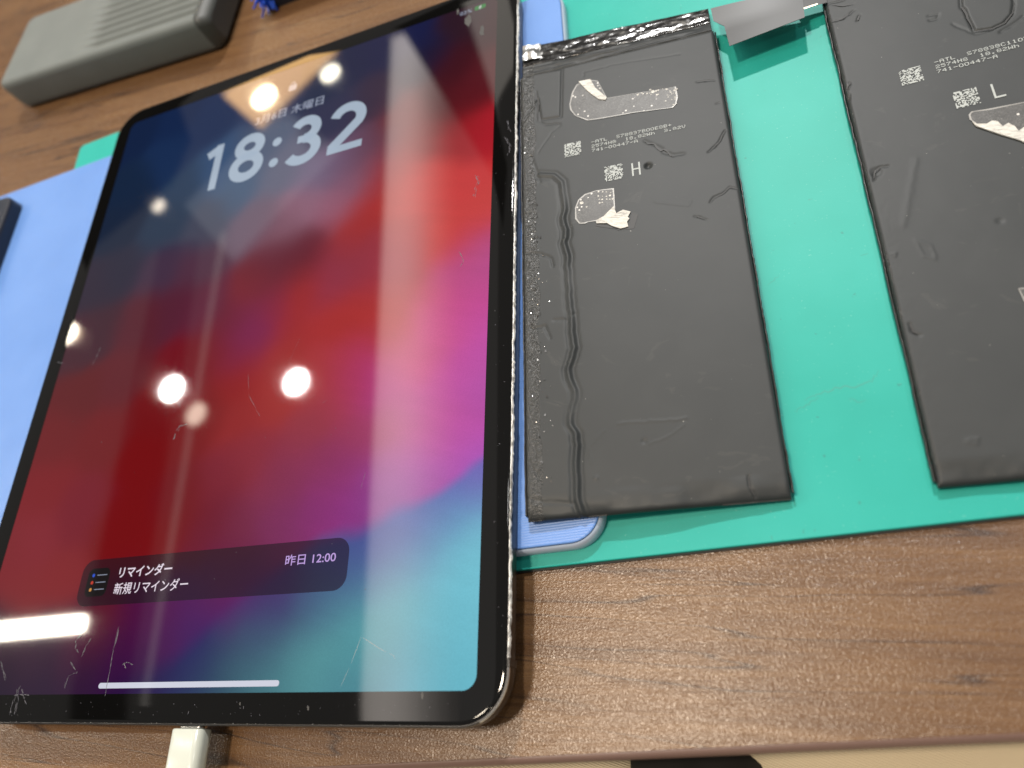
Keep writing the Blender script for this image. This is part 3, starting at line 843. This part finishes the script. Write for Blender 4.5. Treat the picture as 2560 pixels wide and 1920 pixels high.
BWD, BLN, BTH = 71.0, 170.5, 4.0
def battery(name, loc, rot, label, grooves, dents, ridge, seed, raised=()):
    e = tag(empty(name, loc, rot), label, 'battery', 'battery cells')
    e_inv = (Matrix.Translation(Vector(loc)) @ Matrix.Rotation(rot[2], 4, 'Z') @ Matrix.Rotation(rot[1], 4, 'Y')).inverted()
    # loc is given at the top surface; heights below are relative to it
    def plane(u, v):      # pixel -> local millimetres on the cell's top plane
        r = RGT * ((u - PW / 2) / F_PX) - UPV * ((v - PH / 2) / F_PX) + FWD
        n = (e_inv.inverted().to_3x3() @ Vector((0, 0, 1)))
        s = (Vector(loc) - CPOS).dot(n) / r.dot(n)
        q = e_inv @ (CPOS + r * s)
        return (q.x, q.y)
    step = .36
    X, Y = np.meshgrid(np.arange(0, BWD + .01, step), np.arange(0, BLN + .01, step))
    Z = .12 * vnoise(X * .05, Y * .04, seed) + .02 * vnoise(X * .22, Y * .2, seed + 1)
    # rounded rim
    dl = np.minimum(np.minimum(X, BWD - X), np.minimum(Y * .8, (BLN - Y)))
    R = 1.3
    t = np.clip(1 - dl / R, 0, 1)
    Z -= R * (1 - np.sqrt(np.clip(1 - t * t, 0, 1))) * .8
    # puckered lower end
    low = np.clip(1 - Y / 7.0, 0, 1)
    Z += low * (1.5 * vnoise(X * .10, Y * .25, seed + 5) + .2 * vnoise(X * .4, Y * .4, seed + 6)) - .8 * low ** 2
    for pts, wd, dp in grooves:
        P = [plane(*p) for p in pts]
        d = seg_dist(X + .5 * vnoise(X * .9, Y * .9, seed + 2), Y + .5 * vnoise(X * .9 + 7, Y * .9, seed + 3), P)
        Z -= .62 * dp * np.exp(-(d / (wd * .8)) ** 2)
    for (u, v), rr, dp in dents:
        a, b = plane(u, v)
        Z -= dp / (1 + np.exp((np.hypot(X - a, Y - b) - rr) / .18))
    for pts, hgt in raised:     # raised film patches with a crisp rim
        P = [plane(*p) for p in pts]
        inside = np.zeros(X.shape, bool)
        for (ax, ay), (bx, by) in zip(P, P[1:] + P[:1]):
            cnd = ((ay > Y) != (by > Y)) & (X < (bx - ax) * (Y - ay) / (by - ay + 1e-12) + ax)
            inside ^= cnd
        d = seg_dist(X, Y, P + P[:1])
        Z += np.where(inside, hgt * np.clip(d / .5, 0, 1), 0) - .25 * np.exp(-(d / .4) ** 2)
    if ridge:
        P = [plane(*p) for p in ridge]
        d = seg_dist(X + 1.3 * vnoise(X * 0, Y * .17, seed + 8) + .5 * vnoise(X * 0, Y * .45, seed + 9), Y, P)
        sgn = np.zeros_like(d)
        am = .75 + .8 * vnoise(X * 0, Y * .09, seed + 10)
        Z += am * (.55 * np.exp(-(d / .62) ** 2) - .30 * np.exp(-((d - 1.5) / .6) ** 2))
    inn = (X > .3)
    crk = np.clip((6.0 - X) / 3.0, 0, 1) * (Y > 8) * (1.0 if ridge else .25)
    Z += crk * (.10 * vnoise(X * 1.2, Y * .9, seed + 20) + .5 * np.clip(vnoise(X * .5, Y * .35, seed + 21) - .1, 0, 1) * vnoise(X * 2.2, Y * 2.2, seed + 22)) * np.clip(X / 1.0, 0, 1)
    ny_, nx_ = X.shape
    top = np.stack([X, Y, Z], -1).reshape(-1, 3)
    I = np.arange(nx_ * ny_).reshape(ny_, nx_)
    Q = [np.stack([I[:-1, :-1], I[:-1, 1:], I[1:, 1:], I[1:, :-1]], -1).reshape(-1, 4)]
    b = np.concatenate([I[0, :], I[1:, -1], I[-1, -2::-1], I[-2:0:-1, 0]])
    nb = len(b); base = len(top)
    mid = top[b].copy(); mid[:, 2] = -2.2
    bot = top[b].copy(); bot[:, 2] = -BTH
    bot[:, 0] = np.clip(bot[:, 0], .4, BWD - .4); bot[:, 1] = np.clip(bot[:, 1], .5, BLN)
    j = np.roll(np.arange(nb), -1); k = np.arange(nb)
    Q.append(np.stack([base + k, base + j, b[j], b], -1))
    Q.append(np.stack([base + nb + k, base + nb + j, base + j, base + k], -1))
    Vv = np.concatenate([top, mid, bot, [[BWD / 2, BLN / 2, -BTH]]])
    ctr = base + 2 * nb
    k2 = k[::2]; 
    Q.append(np.stack([np.full(len(k2), ctr), base + nb + (k2 + 2) % nb, base + nb + (k2 + 1) % nb, base + nb + k2], -1))
    fast_mesh('pouch', Vv, np.concatenate(Q), POUCH if ridge else POUCH2, e)
    # folded side seams
    for sx, nm in ((-.55, 'side_fold'), (BWD + .1, 'side_fold')):
        V, Fc = [], []
        n = 240
        for i in range(n + 1):
            y = 1.5 + (BLN - 2) * i / n
            k = .18 * float(vnoise(np.array([y * .8]), np.array([float(seed)]), 31)[0]) + .25 * float(vnoise(np.array([y * .1]), np.array([2.0]), seed + 32)[0])
            x0 = sx + k; zt = -1.15 + k
            V += [(x0, y, -3.6), (x0 - .08, y, zt), (x0 + .12, y, zt + .22), (x0 + .34, y, zt + .2), (x0 + .5, y, zt - .1), (x0 + .45, y, -3.6)]
            if i:
                q = 6 * i
                Fc += [(q - 6 + j_, q - 5 + j_, q + 1 + j_, q + j_) for j_ in range(5)]
        mesh(nm, V, Fc, DARKF, e, smooth=True)
    return e, plane, e_inv

def flat_patch(name, px, plane, parent, mat, z0, z1, bow=0.0):
    P = [plane(*p) for p in px]
    a = sum(P[i][0] * P[(i + 1) % len(P)][1] - P[(i + 1) % len(P)][0] * P[i][1] for i in range(len(P)))
    if a < 0: P = P[::-1]
    if name == 'adhesive_film':
        pts = [Vector((x, y, z1 + .03 + .03 * math.sin(i * 2.1))) for i, (x, y) in enumerate(P)]
        V, Fc = [], []
        n = len(pts); cc = sum(pts, Vector()) / n
        for i, p in enumerate(pts):
            wd_ = .22 + .35 * abs(math.sin(i * 1.9 + n))
            V += [p, p + (cc - p).normalized() * wd_]
            q = (i + 1) % n
            Fc.append((2 * i, 2 * i + 1, 2 * q + 1, 2 * q))
        mesh('film_rim', V, Fc, RIM, parent)
    return slab(name, P, z0, z1, mat, parent)

def bubbles(px, plane, parent, seed):
    rnd = random.Random(seed); V, Fc = [], []
    for u, v, r in px:
        x, y = plane(u, v)
        n = len(V); V += [(x + r * math.cos(a * .785) * rnd.uniform(.8, 1.1), y + r * math.sin(a * .785) * rnd.uniform(.8, 1.1), .2) for a in range(8)]
        Fc.append(tuple(range(n, n + 8)))
    return tag(mesh('air_bubbles', V, Fc, WHITEF, parent), kind='stuff')

# --- left cell: leans on the edge of the blue board
TILT = math.atan(.085)
ROT1 = (0, TILT, math.radians(1.1))
b1, pl1, inv1 = battery('battery_cell', (210.4, 44.3, 12.2), ROT1,
    'black battery cell marked H, tilted against the blue board beside the tablet',
    [([(1340,230),(1346,262),(1341,300),(1362,312),(1400,308)], .40, .35), ([(1402,312),(1380,330),(1345,382)], .3, .15),
     ([(1812,325),(1800,352),(1785,368),(1772,380)], .35, .5), ([(1742,204),(1788,200)], .3, .4), ([(1790,258),(1800,255)], .3, .3),
     ([(1842,472),(1825,468),(1808,484),(1785,492),(1775,505)], .3, .4), ([(1870,1190),(1874,1218),(1888,1242)], .3, .5),
     ([(1612,352),(1640,364),(1662,380),(1682,388),(1710,384)], .8, .3), ([(1737,540),(1768,550)], .25, .35),
     ([(1310,632),(1350,634),(1378,645),(1382,665)], .5, .45), ([(1330,820),(1362,815),(1375,845)], .5, .45),
     ([(1385,800),(1420,800),(1434,785)], .6, .3), ([(1460,180),(1540,160),(1700,135)], .35, .15), ([(1460,180),(1458,192)], .3, .15),
     ([(1350,455),(1330,395),(1318,380)], .6, .25), ([(1318,940),(1345,1195)], .5, .12), ([(1320,1150),(1350,1200)], .3, .3), ([(1545,1058),(1700,1048),(1715,1046)], .5, -.14),
     ([(1625,1110),(1680,1085),(1710,1060)], .4, -.10), ([(1480,1160),(1470,1120),(1510,1075)], .5, -.10),
     ([(1640,505),(1720,515),(1728,500)], .5, -.10), ([(1300,1240),(1360,1255),(1430,1258)], .9, .35)],
    [((1620, 414), .95, .9), ((1610, 1103), .6, .2), ((1490, 1195), .6, -.15)],
    [(1352,436),(1385,438),(1404,455),(1412,490),(1408,545),(1415,575),(1408,605),(1418,640),(1423,790),(1424,830),(1436,870),(1422,920),(1434,975),(1428,1060),(1440,1110),(1438,1180),(1448,1245),(1462,1300)], 101,
    raised=[([(1298,192),(1405,172),(1402,292),(1352,300),(1345,250),(1298,320)], .16)])
# print
dot_text('printed_code', '-ATL  S78837B00E8B+', 25.2, 130.6, 1.46, 1.3, b1)
dot_text('printed_code', '2574H8  18.82Wh  3.82V', 25.2, 128.7, 1.46, 1.3, b1)
dot_text('printed_code', '741-00447-A', 25.2, 126.8, 1.46, 1.3, b1)
speckle('printed_square', 15.6, 127.0, 5.9, b1, 1)
speckle('printed_square', 29.0, 113.0, 6.2, b1, 2)
x, y = pl1(1581, 441)
letter(b1, x, y, [(0, 0, .55, 5.4), (2.3, 0, 2.85, 5.4), (.55, 2.5, 2.3, 3.05)])
# adhesive remains
flat_patch('adhesive_film', [(1424,262),(1430,232),(1442,212),(1472,200),(1494,203),(1516,246),(1584,235),(1640,226),(1690,217),(1695,245),(1690,262),(1682,270),(1590,282),(1500,298),(1468,302),(1438,290),(1426,276)], pl1, b1, mat_adhesive(3), .0, .16)
flat_patch('folded_adhesive', [(1447,206),(1476,200),(1489,222),(1518,246),(1514,252),(1498,250),(1480,238),(1466,226)], pl1, b1, WHITEF, .1, .5)
flat_patch('adhesive_film', [(1438,548),(1438,520),(1446,500),(1462,486),(1490,477),(1535,471),(1538,520),(1536,535),(1500,552),(1470,556),(1462,560),(1448,560)], pl1, b1, mat_adhesive(8), .0, .16)
flat_patch('folded_adhesive', [(1490,553),(1510,542),(1535,517),(1541,535),(1558,526),(1577,531),(1570,544),(1574,548),(1568,556),(1571,568),(1552,573),(1530,566),(1518,559),(1492,560)], pl1, b1, WHITEF, .1, .45)
flat_patch('torn_film', [(1487,560),(1520,563),(1545,576),(1585,572),(1592,548),(1596,536),(1580,533),(1574,560),(1548,574),(1490,566)], pl1, b1, CREASE, .0, .12)
V, Fc = ribbon([Vector((*pl1(1612 + 8 * i, 352 + 4.2 * i + 5 * math.sin(i * 1.7)), .1)) for i in range(10)], .6)
mesh('gouge', V, Fc, CREASE, b1)
for pts, wd in (([(1341,235),(1347,260),(1340,300)], .5), ([(1812,326),(1800,352),(1774,379)], .34), ([(1744,204),(1784,200)], .3), ([(1842,472),(1825,468),(1808,484),(1777,504)], .3),
                ([(1870,1190),(1874,1218),(1888,1240)], .35), ([(1737,540),(1766,549)], .28)):
    P = []
    for (a, b_), (c, d) in zip(pts[:-1], pts[1:]):
        for i in range(6): P.append(Vector((*pl1(a + (c - a) * i / 6 + random.uniform(-1.5, 1.5), b_ + (d - b_) * i / 6), .12)))
    V, Fc = ribbon(P, wd); mesh('crease', V, Fc, CREASE, b1)  # black strips over the grooves put the crease shade into colour

def seam(parent, seed, h_l, h_r):
    """sealed top edge: sloping shoulder and glossy strip"""
    for nm, v0, v1, za, zb, mt, amp in (('shoulder', BLN - .15, BLN + 6.0, -.35, -1.3, POUCH, .5), ('sealed_strip', BLN + 5.8, None, -1.0, -1.2, GTAB, .35)):
        nx_, ny_ = 180, 28
        s = np.linspace(.0, 1, nx_); t = np.linspace(0, 1, ny_)
        S, T = np.meshgrid(s, t)
        X = .6 + S * (BWD - 1.2)
        lo = v0 if nm == 'shoulder' else v0 - 1.0 * S
        hi = (BLN + 6.0 - 1.0 * S) if nm == 'shoulder' else BLN + h_l + (h_r - h_l) * S
        Y = lo + (hi - lo) * T
        Z = za + (zb - za) * T + amp * vnoise(X * .11, Y * .55, seed) + amp * .6 * vnoise(X * .35, Y * .8, seed + 1)
        if nm == 'shoulder':
            Z += .55 * np.exp(-((Y - (BLN + 3.4 - .02 * X + .8 * vnoise(X * .08, X * 0, seed + 3))) / .6) ** 2) * np.clip(np.sin(S * 3.0 + .2), 0, 1)
            Z -= .5 * np.exp(-((T - .03) / .05) ** 2)
        V = np.stack([X, Y, Z], -1).reshape(-1, 3)
        I = np.arange(nx_ * ny_).reshape(ny_, nx_)
        Q = np.stack([I[:-1, :-1], I[:-1, 1:], I[1:, 1:], I[1:, :-1]], -1).reshape(-1, 4)
        o = fast_mesh(nm, V, Q, mt, parent)
        md = o.modifiers.new('thickness', 'SOLIDIFY'); md.thickness = .9 * MM; md.offset = -1
seam(b1, 51, 16.0, 12.3)
gx_, gy_ = np.meshgrid(np.linspace(0, 1, 22), np.linspace(0, 1, 16))
cxx = .9 + gx_ * (7.5 + 2 * vnoise(gy_ * 5, gy_ * 0, 41)); cyy = BLN + 8.6 + gy_ * 7.6 - gx_ * .5
czz = -.15 + .8 * vnoise(cxx * .4, cyy * .4, 42) + .2 * vnoise(cxx * 1.1, cyy * 1.1, 43) - .9 * gx_ ** 3
I = np.arange(gx_.size).reshape(gx_.shape)
fast_mesh('foil_corner', np.stack([cxx, cyy, czz], -1).reshape(-1, 3), np.stack([I[:-1, :-1], I[:-1, 1:], I[1:, 1:], I[1:, :-1]], -1).reshape(-1, 4),
          mat_metal('crumpled_foil', (.42, .42, .41), .32), b1)
# silver connecting tab towards the second cell
tabg = []
NL, NS = 16, 8
tl, tr_, bl_, br_ = at(1777, 22, 9.0), at(2004, -22, 9.5), at(1818, 112, 10.0), at(2012, 44, 10.5)
ml = at(1786, 64, 9.0)
V, Q = [], []
for j in range(NS + 1):
    t = j / NS
    for i in range(NL + 1):
        s = i / NL
        lft = tl.lerp(bl_, t)
        if t < .5: lft = tl.lerp(ml, t * 2)
        else: lft = at(1811, 66, 9.2).lerp(at(1824, 116, 10.8), t * 2 - 1)
        p = lft.lerp(tr_.lerp(br_, t), s)
        p = p + Vector((0, 0, .7 * math.sin(math.pi * s) * (1 - t)))
        V.append(inv1 @ p)
    if j:
        for i in range(NL):
            a = (j - 1) * (NL + 1) + i
            Q.append((a, a + 1, a + NL + 2, a + NL + 1))
o = mesh('connector_tab', V, Q, SILVER, b1, smooth=True)
md = o.modifiers.new('thickness', 'SOLIDIFY'); md.thickness = .18 * MM
md = o.modifiers.new('crisp', 'EDGE_SPLIT'); md.split_angle = math.radians(35)
P = [at(1990, -10, 7.5), at(2062, -25, 7.0), at(2068, 6, 7.0), at(2012, 22, 7.5)]
mesh('connector_strap', [inv1 @ p for p in P], [(3, 2, 1, 0)], DARKF, b1)
mesh('connector_edge', [inv1 @ p for p in [at(2010, 19, 7.8), at(2044, 8, 7.6), at(2044, 11, 7.6), at(2010, 23, 7.8)]], [(0, 1, 2, 3)], mat_metal('brass_edge', (.6, .5, .38), .3), b1)

rf = random.Random(23)
def flakes(name, mat, n, smin, smax, z0):
    V, Fc = [], []
    for k in range(n):
        c = rf.choice((18, 32, 48, 57, 71, 78, 92, 98, 104, 118, 139))
        x = min(max(rf.gauss(4.8 - .02 * (c - 60), 1.3), .8), 9.5); y = c + rf.gauss(0, 5.5); s_ = rf.uniform(smin, smax)
        b_ = len(V); a = rf.uniform(0, 6.28)
        for q in range(3):
            V.append((x + s_ * math.cos(a + q * 2.1 + rf.uniform(-.5, .5)), y + 1.5 * s_ * math.sin(a + q * 2.1), z0 + rf.uniform(-.02, .22)))
        Fc.append((b_, b_ + 1, b_ + 2))
    return tag(mesh(name, V, Fc, mat, b1), kind='stuff')
flakes('glint_flakes', mat_metal('glint_flake', (.85, .85, .83), .25), 60, .08, .26, .12)  # bright chips added in place of white glints on the crinkled film
flakes('torn_bits', DARKF, 50, .15, .5, .10)
rb = random.Random(17)
bubbles([(rb.uniform(1588, 1692), rb.uniform(228, 240) - (i % 3) * 3, rb.uniform(.14, .42)) for i in range(20)] + [(rb.uniform(1664, 1692), rb.uniform(220, 264), rb.uniform(.15, .5)) for i in range(16)]
        + [(1632, 230, .75), (1495, 215, .3), (1500, 222, .35), (1497, 230, .3)], pl1, b1, 3)
bubbles([(1498 + 9 * (i % 5) + rb.uniform(-2, 2), 481 + 9 * (i // 5) + rb.uniform(-2, 2), rb.uniform(.12, .42)) for i in range(17)] + [(1454, 508, .7), (1467, 518, .35)], pl1, b1, 4)
# --- right cell: flat on the mat
b2, pl2, inv2 = battery('battery_cell', (314.3, 45.2, 6.2), (0, 0, math.radians(.15)),
    'black battery cell marked L, lying flat on the green mat at the right edge', 
    [([(2052,15),(2090,4),(2110,0)], .4, .4), ([(2075,55),(2105,48),(2125,35),(2135,25)], .3, .35), ([(2143,52),(2146,45),(2150,38)], .4, .4),
     ([(2126,205),(2122,218),(2116,224)], .3, .4), ([(2122,250),(2124,238)], .5, .4), ([(2185,450),(2186,430),(2200,416),(2220,415)], .4, .4),
     ([(2275,810),(2280,830),(2300,838)], .5, .35), ([(2320,40),(2345,35),(2342,48),(2325,50)], .4, .25), ([(2380,60),(2440,85),(2480,75)], .4, .2),
     ([(2560,40),(2530,62),(2500,80)], .5, .3), ([(2290,600),(2330,615),(2340,650),(2310,640),(2290,605)], .5, -.12), ([(2230,635),(2240,632),(2238,640)], .5, -.2),
     ([(2260,560),(2280,450),(2290,400)], 1.2, -.12), ([(2420,1100),(2445,1095),(2440,1110),(2420,1105)], .6, -.15)],
    [((2500, 552), .8, .15), ((2190, 430), 1.6, .2)],
    None, 202,
    raised=[([(2398,-60),(2403,18),(2412,25),(2418,42),(2436,78),(2480,72),(2510,58),(2530,36),(2534,12),(2530,-60)], .25)])
dot_text('printed_code', '-ATL  S78838C1103B+', 25.2, 129.3, 1.46, 1.3, b2)
dot_text('printed_code', '2574H8  18.82Wh  3.82V', 25.2, 127.4, 1.46, 1.3, b2)
dot_text('printed_code', '741-00447-A', 25.2, 125.5, 1.46, 1.3, b2)
speckle('printed_square', 15.4, 124.2, 6.0, b2, 3)
speckle('printed_square', 27.2, 110.6, 6.2, b2, 4)
x, y = pl2(2487, 247)
letter(b2, x, y, [(0, 0, .55, 5.4), (.55, 0, 2.9, .6)])
flat_patch('adhesive_film', [(2421,288),(2428,280),(2470,273),(2530,262),(2600,248),(2600,385),(2560,357),(2500,336),(2440,318),(2436,308),(2424,300)], pl2, b2, mat_adhesive(21), .0, .18)
flat_patch('folded_adhesive', [(2430,306),(2442,312),(2466,312),(2480,304),(2494,306),(2506,318),(2520,310),(2536,318),(2546,330),(2560,320),(2600,312),(2600,385),(2570,362),(2548,352),(2500,338),(2448,320),(2438,316)], pl2, b2, WHITEF, .1, .5)
flat_patch('adhesive_film', [(2545,722),(2600,715),(2600,780),(2560,755)], pl2, b2, mat_adhesive(33), .0, .18)
for pts, wd in (([(2077,55),(2105,48),(2128,32)], .4), ([(2080,12),(2105,16),(2140,10)], .35), ([(2144,52),(2148,40)], .5), ([(2126,206),(2117,223)], .35), ([(2185,448),(2188,428),(2205,416)], .4),
                ([(2275,810),(2283,830),(2296,836)], .5), ([(2403,18),(2412,30),(2434,78)], .7), ([(2434,80),(2480,73),(2512,58),(2532,34),(2536,0)], .5)):
    P = []
    for (a, b_), (c, d) in zip(pts[:-1], pts[1:]):
        for i in range(6): P.append(Vector((*pl2(a + (c - a) * i / 6 + random.uniform(-1, 1), b_ + (d - b_) * i / 6), .22)))
    V, Fc = ribbon(P, wd); mesh('crease', V, Fc, CREASE, b2)  # crease shade painted as black strips on top of the grooves
seam(b2, 77, 14.0, 12.3)

# ------------------------------------------------------------------ grey ribbed power bank, out of focus at top left
pb_a = math.atan2(313.0 - 325.5, 37.5 + 117.5)
pb = tag(empty('power_bank', (-117.5, 325.5, 0), (0, 0, pb_a)), 'grey ribbed plastic power bank lying on the wood at top left', 'power bank')
LN, DP, HT = 156.0, 56.0, 20.0
prof = []
for cy, cz, a0 in ((4, 4, 270), (4.2, HT - 4.2, 180), (DP - 4.2, HT - 4.2, 90), (DP - 4, 4, 0)):
    for i in range(9):
        a = math.radians(a0 - 90 * i / 8); prof.append((cy + 4.0 * math.cos(a), cz + 4.0 * math.sin(a)))
# refine the top so that the ribs have vertices
top_i = 18
ins = [(4.2 + (DP - 8.4) * i / 90, HT - .2) for i in range(1, 90)]
prof = prof[:18] + ins + prof[18:]
cy0, cz0 = DP / 2, HT * .45
loops = []
ss = [0, .6, 1.8, 4, 8] + [12 + i * 3 for i in range(45)] + [146.5, 148, 149, 149.6]
for s in ss:
    k = 1.0
    if s < 8: k = 1 - .22 * (1 - s / 8) ** 2.2
    L = []
    for (y, z) in prof:
        yy, zz = cy0 + (y - cy0) * (1 - (1 - k) * .6), cz0 + (z - cz0) * k
        if z > HT - 1.0 and 5 < y < DP - 5 and s > 66:
            g = min(1, (s - 66) / 12)
            zz -= g * 1.15 * (1 - math.cos((y - 5) / 5.75 * 2 * math.pi)) * .9
        xx = s
        if s > 146: xx = s - .0
        L.append((xx, yy, zz))
    loops.append(L)
loft('shell', loops, POWER, pb, smooth=True)
endl = []
for s, k in ((149.4, 1.0), (150.0, 1.01), (152, .95), (154.5, .78), (156.0, .62)):
    endl.append([(s, cy0 + (y - cy0) * (1 - (1 - k) * .35), cz0 - .5 + (z - cz0) * k * .99) for (y, z) in prof])
loft('end_cap', endl, CAPG, pb, smooth=True)

# ------------------------------------------------------------------ blue brush head and dark box at the top edge
br = tag(empty('blue_brush', (56, 336, 0)), 'bright blue bristle tip at the top edge by the grey power bank', 'brush')
rnd = random.Random(5)
c0 = at(655, 2, 8)
for k in range(34):
    a = rnd.uniform(0, 6.283); t = rnd.uniform(-.3, 1.0); r0 = rnd.uniform(0, 3.2)
    p0 = Vector((c0.x - 56 + r0 * math.cos(a), c0.y - 336 + 6 + rnd.uniform(-1, 4), c0.z + r0 * math.sin(a)))
    d = Vector((rnd.uniform(-.5, .5), -1, rnd.uniform(-.6, .3))).normalized() * rnd.uniform(6, 11)
    p1 = p0 + d
    s1 = d.cross(Vector((0, 0, 1))).normalized(); s2 = d.cross(s1).normalized()
    V = [p0 + (s1 * math.cos(q * 1.2566) + s2 * math.sin(q * 1.2566)) * .75 for q in range(5)] + [p1 + (s1 * math.cos(q * 1.2566) + s2 * math.sin(q * 1.2566)) * .45 for q in range(5)]
    mesh('bristle', V, [(i, (i + 1) % 5, 5 + (i + 1) % 5, 5 + i) for i in range(5)] + [(9, 8, 7, 6, 5)], BRISTLE, br)
hc = [(c0.x - 56 + 4.2 * math.cos(i * .5236), c0.z + 4.2 * math.sin(i * .5236)) for i in range(12)]
loft('handle', [[(x, c0.y - 336 + 5, z) for x, z in hc], [(x + 3, c0.y - 336 + 60, z) for x, z in hc]], BRISTLE, br, smooth=True)
p = at(668, 30, 0)
bx = slab('dark_box', rrect(p.x, p.y, p.x + 60, p.y + 70, 3), 0, 14, NAVY, None, bev=1.5)
tag(bx, 'dark navy box cut by the top edge, right of the blue brush', 'box')

# ------------------------------------------------------------------ dark rounded case at the left edge
p = at(31, 484, 14)
ph = slab('dark_case', rrect(p.x - 70, p.y - 150, p.x, p.y, 6, 8), 7.0, 14.0, NAVY, None, bev=1.6)
tag(ph, 'dark navy rounded case on the blue board at the left edge', 'case')
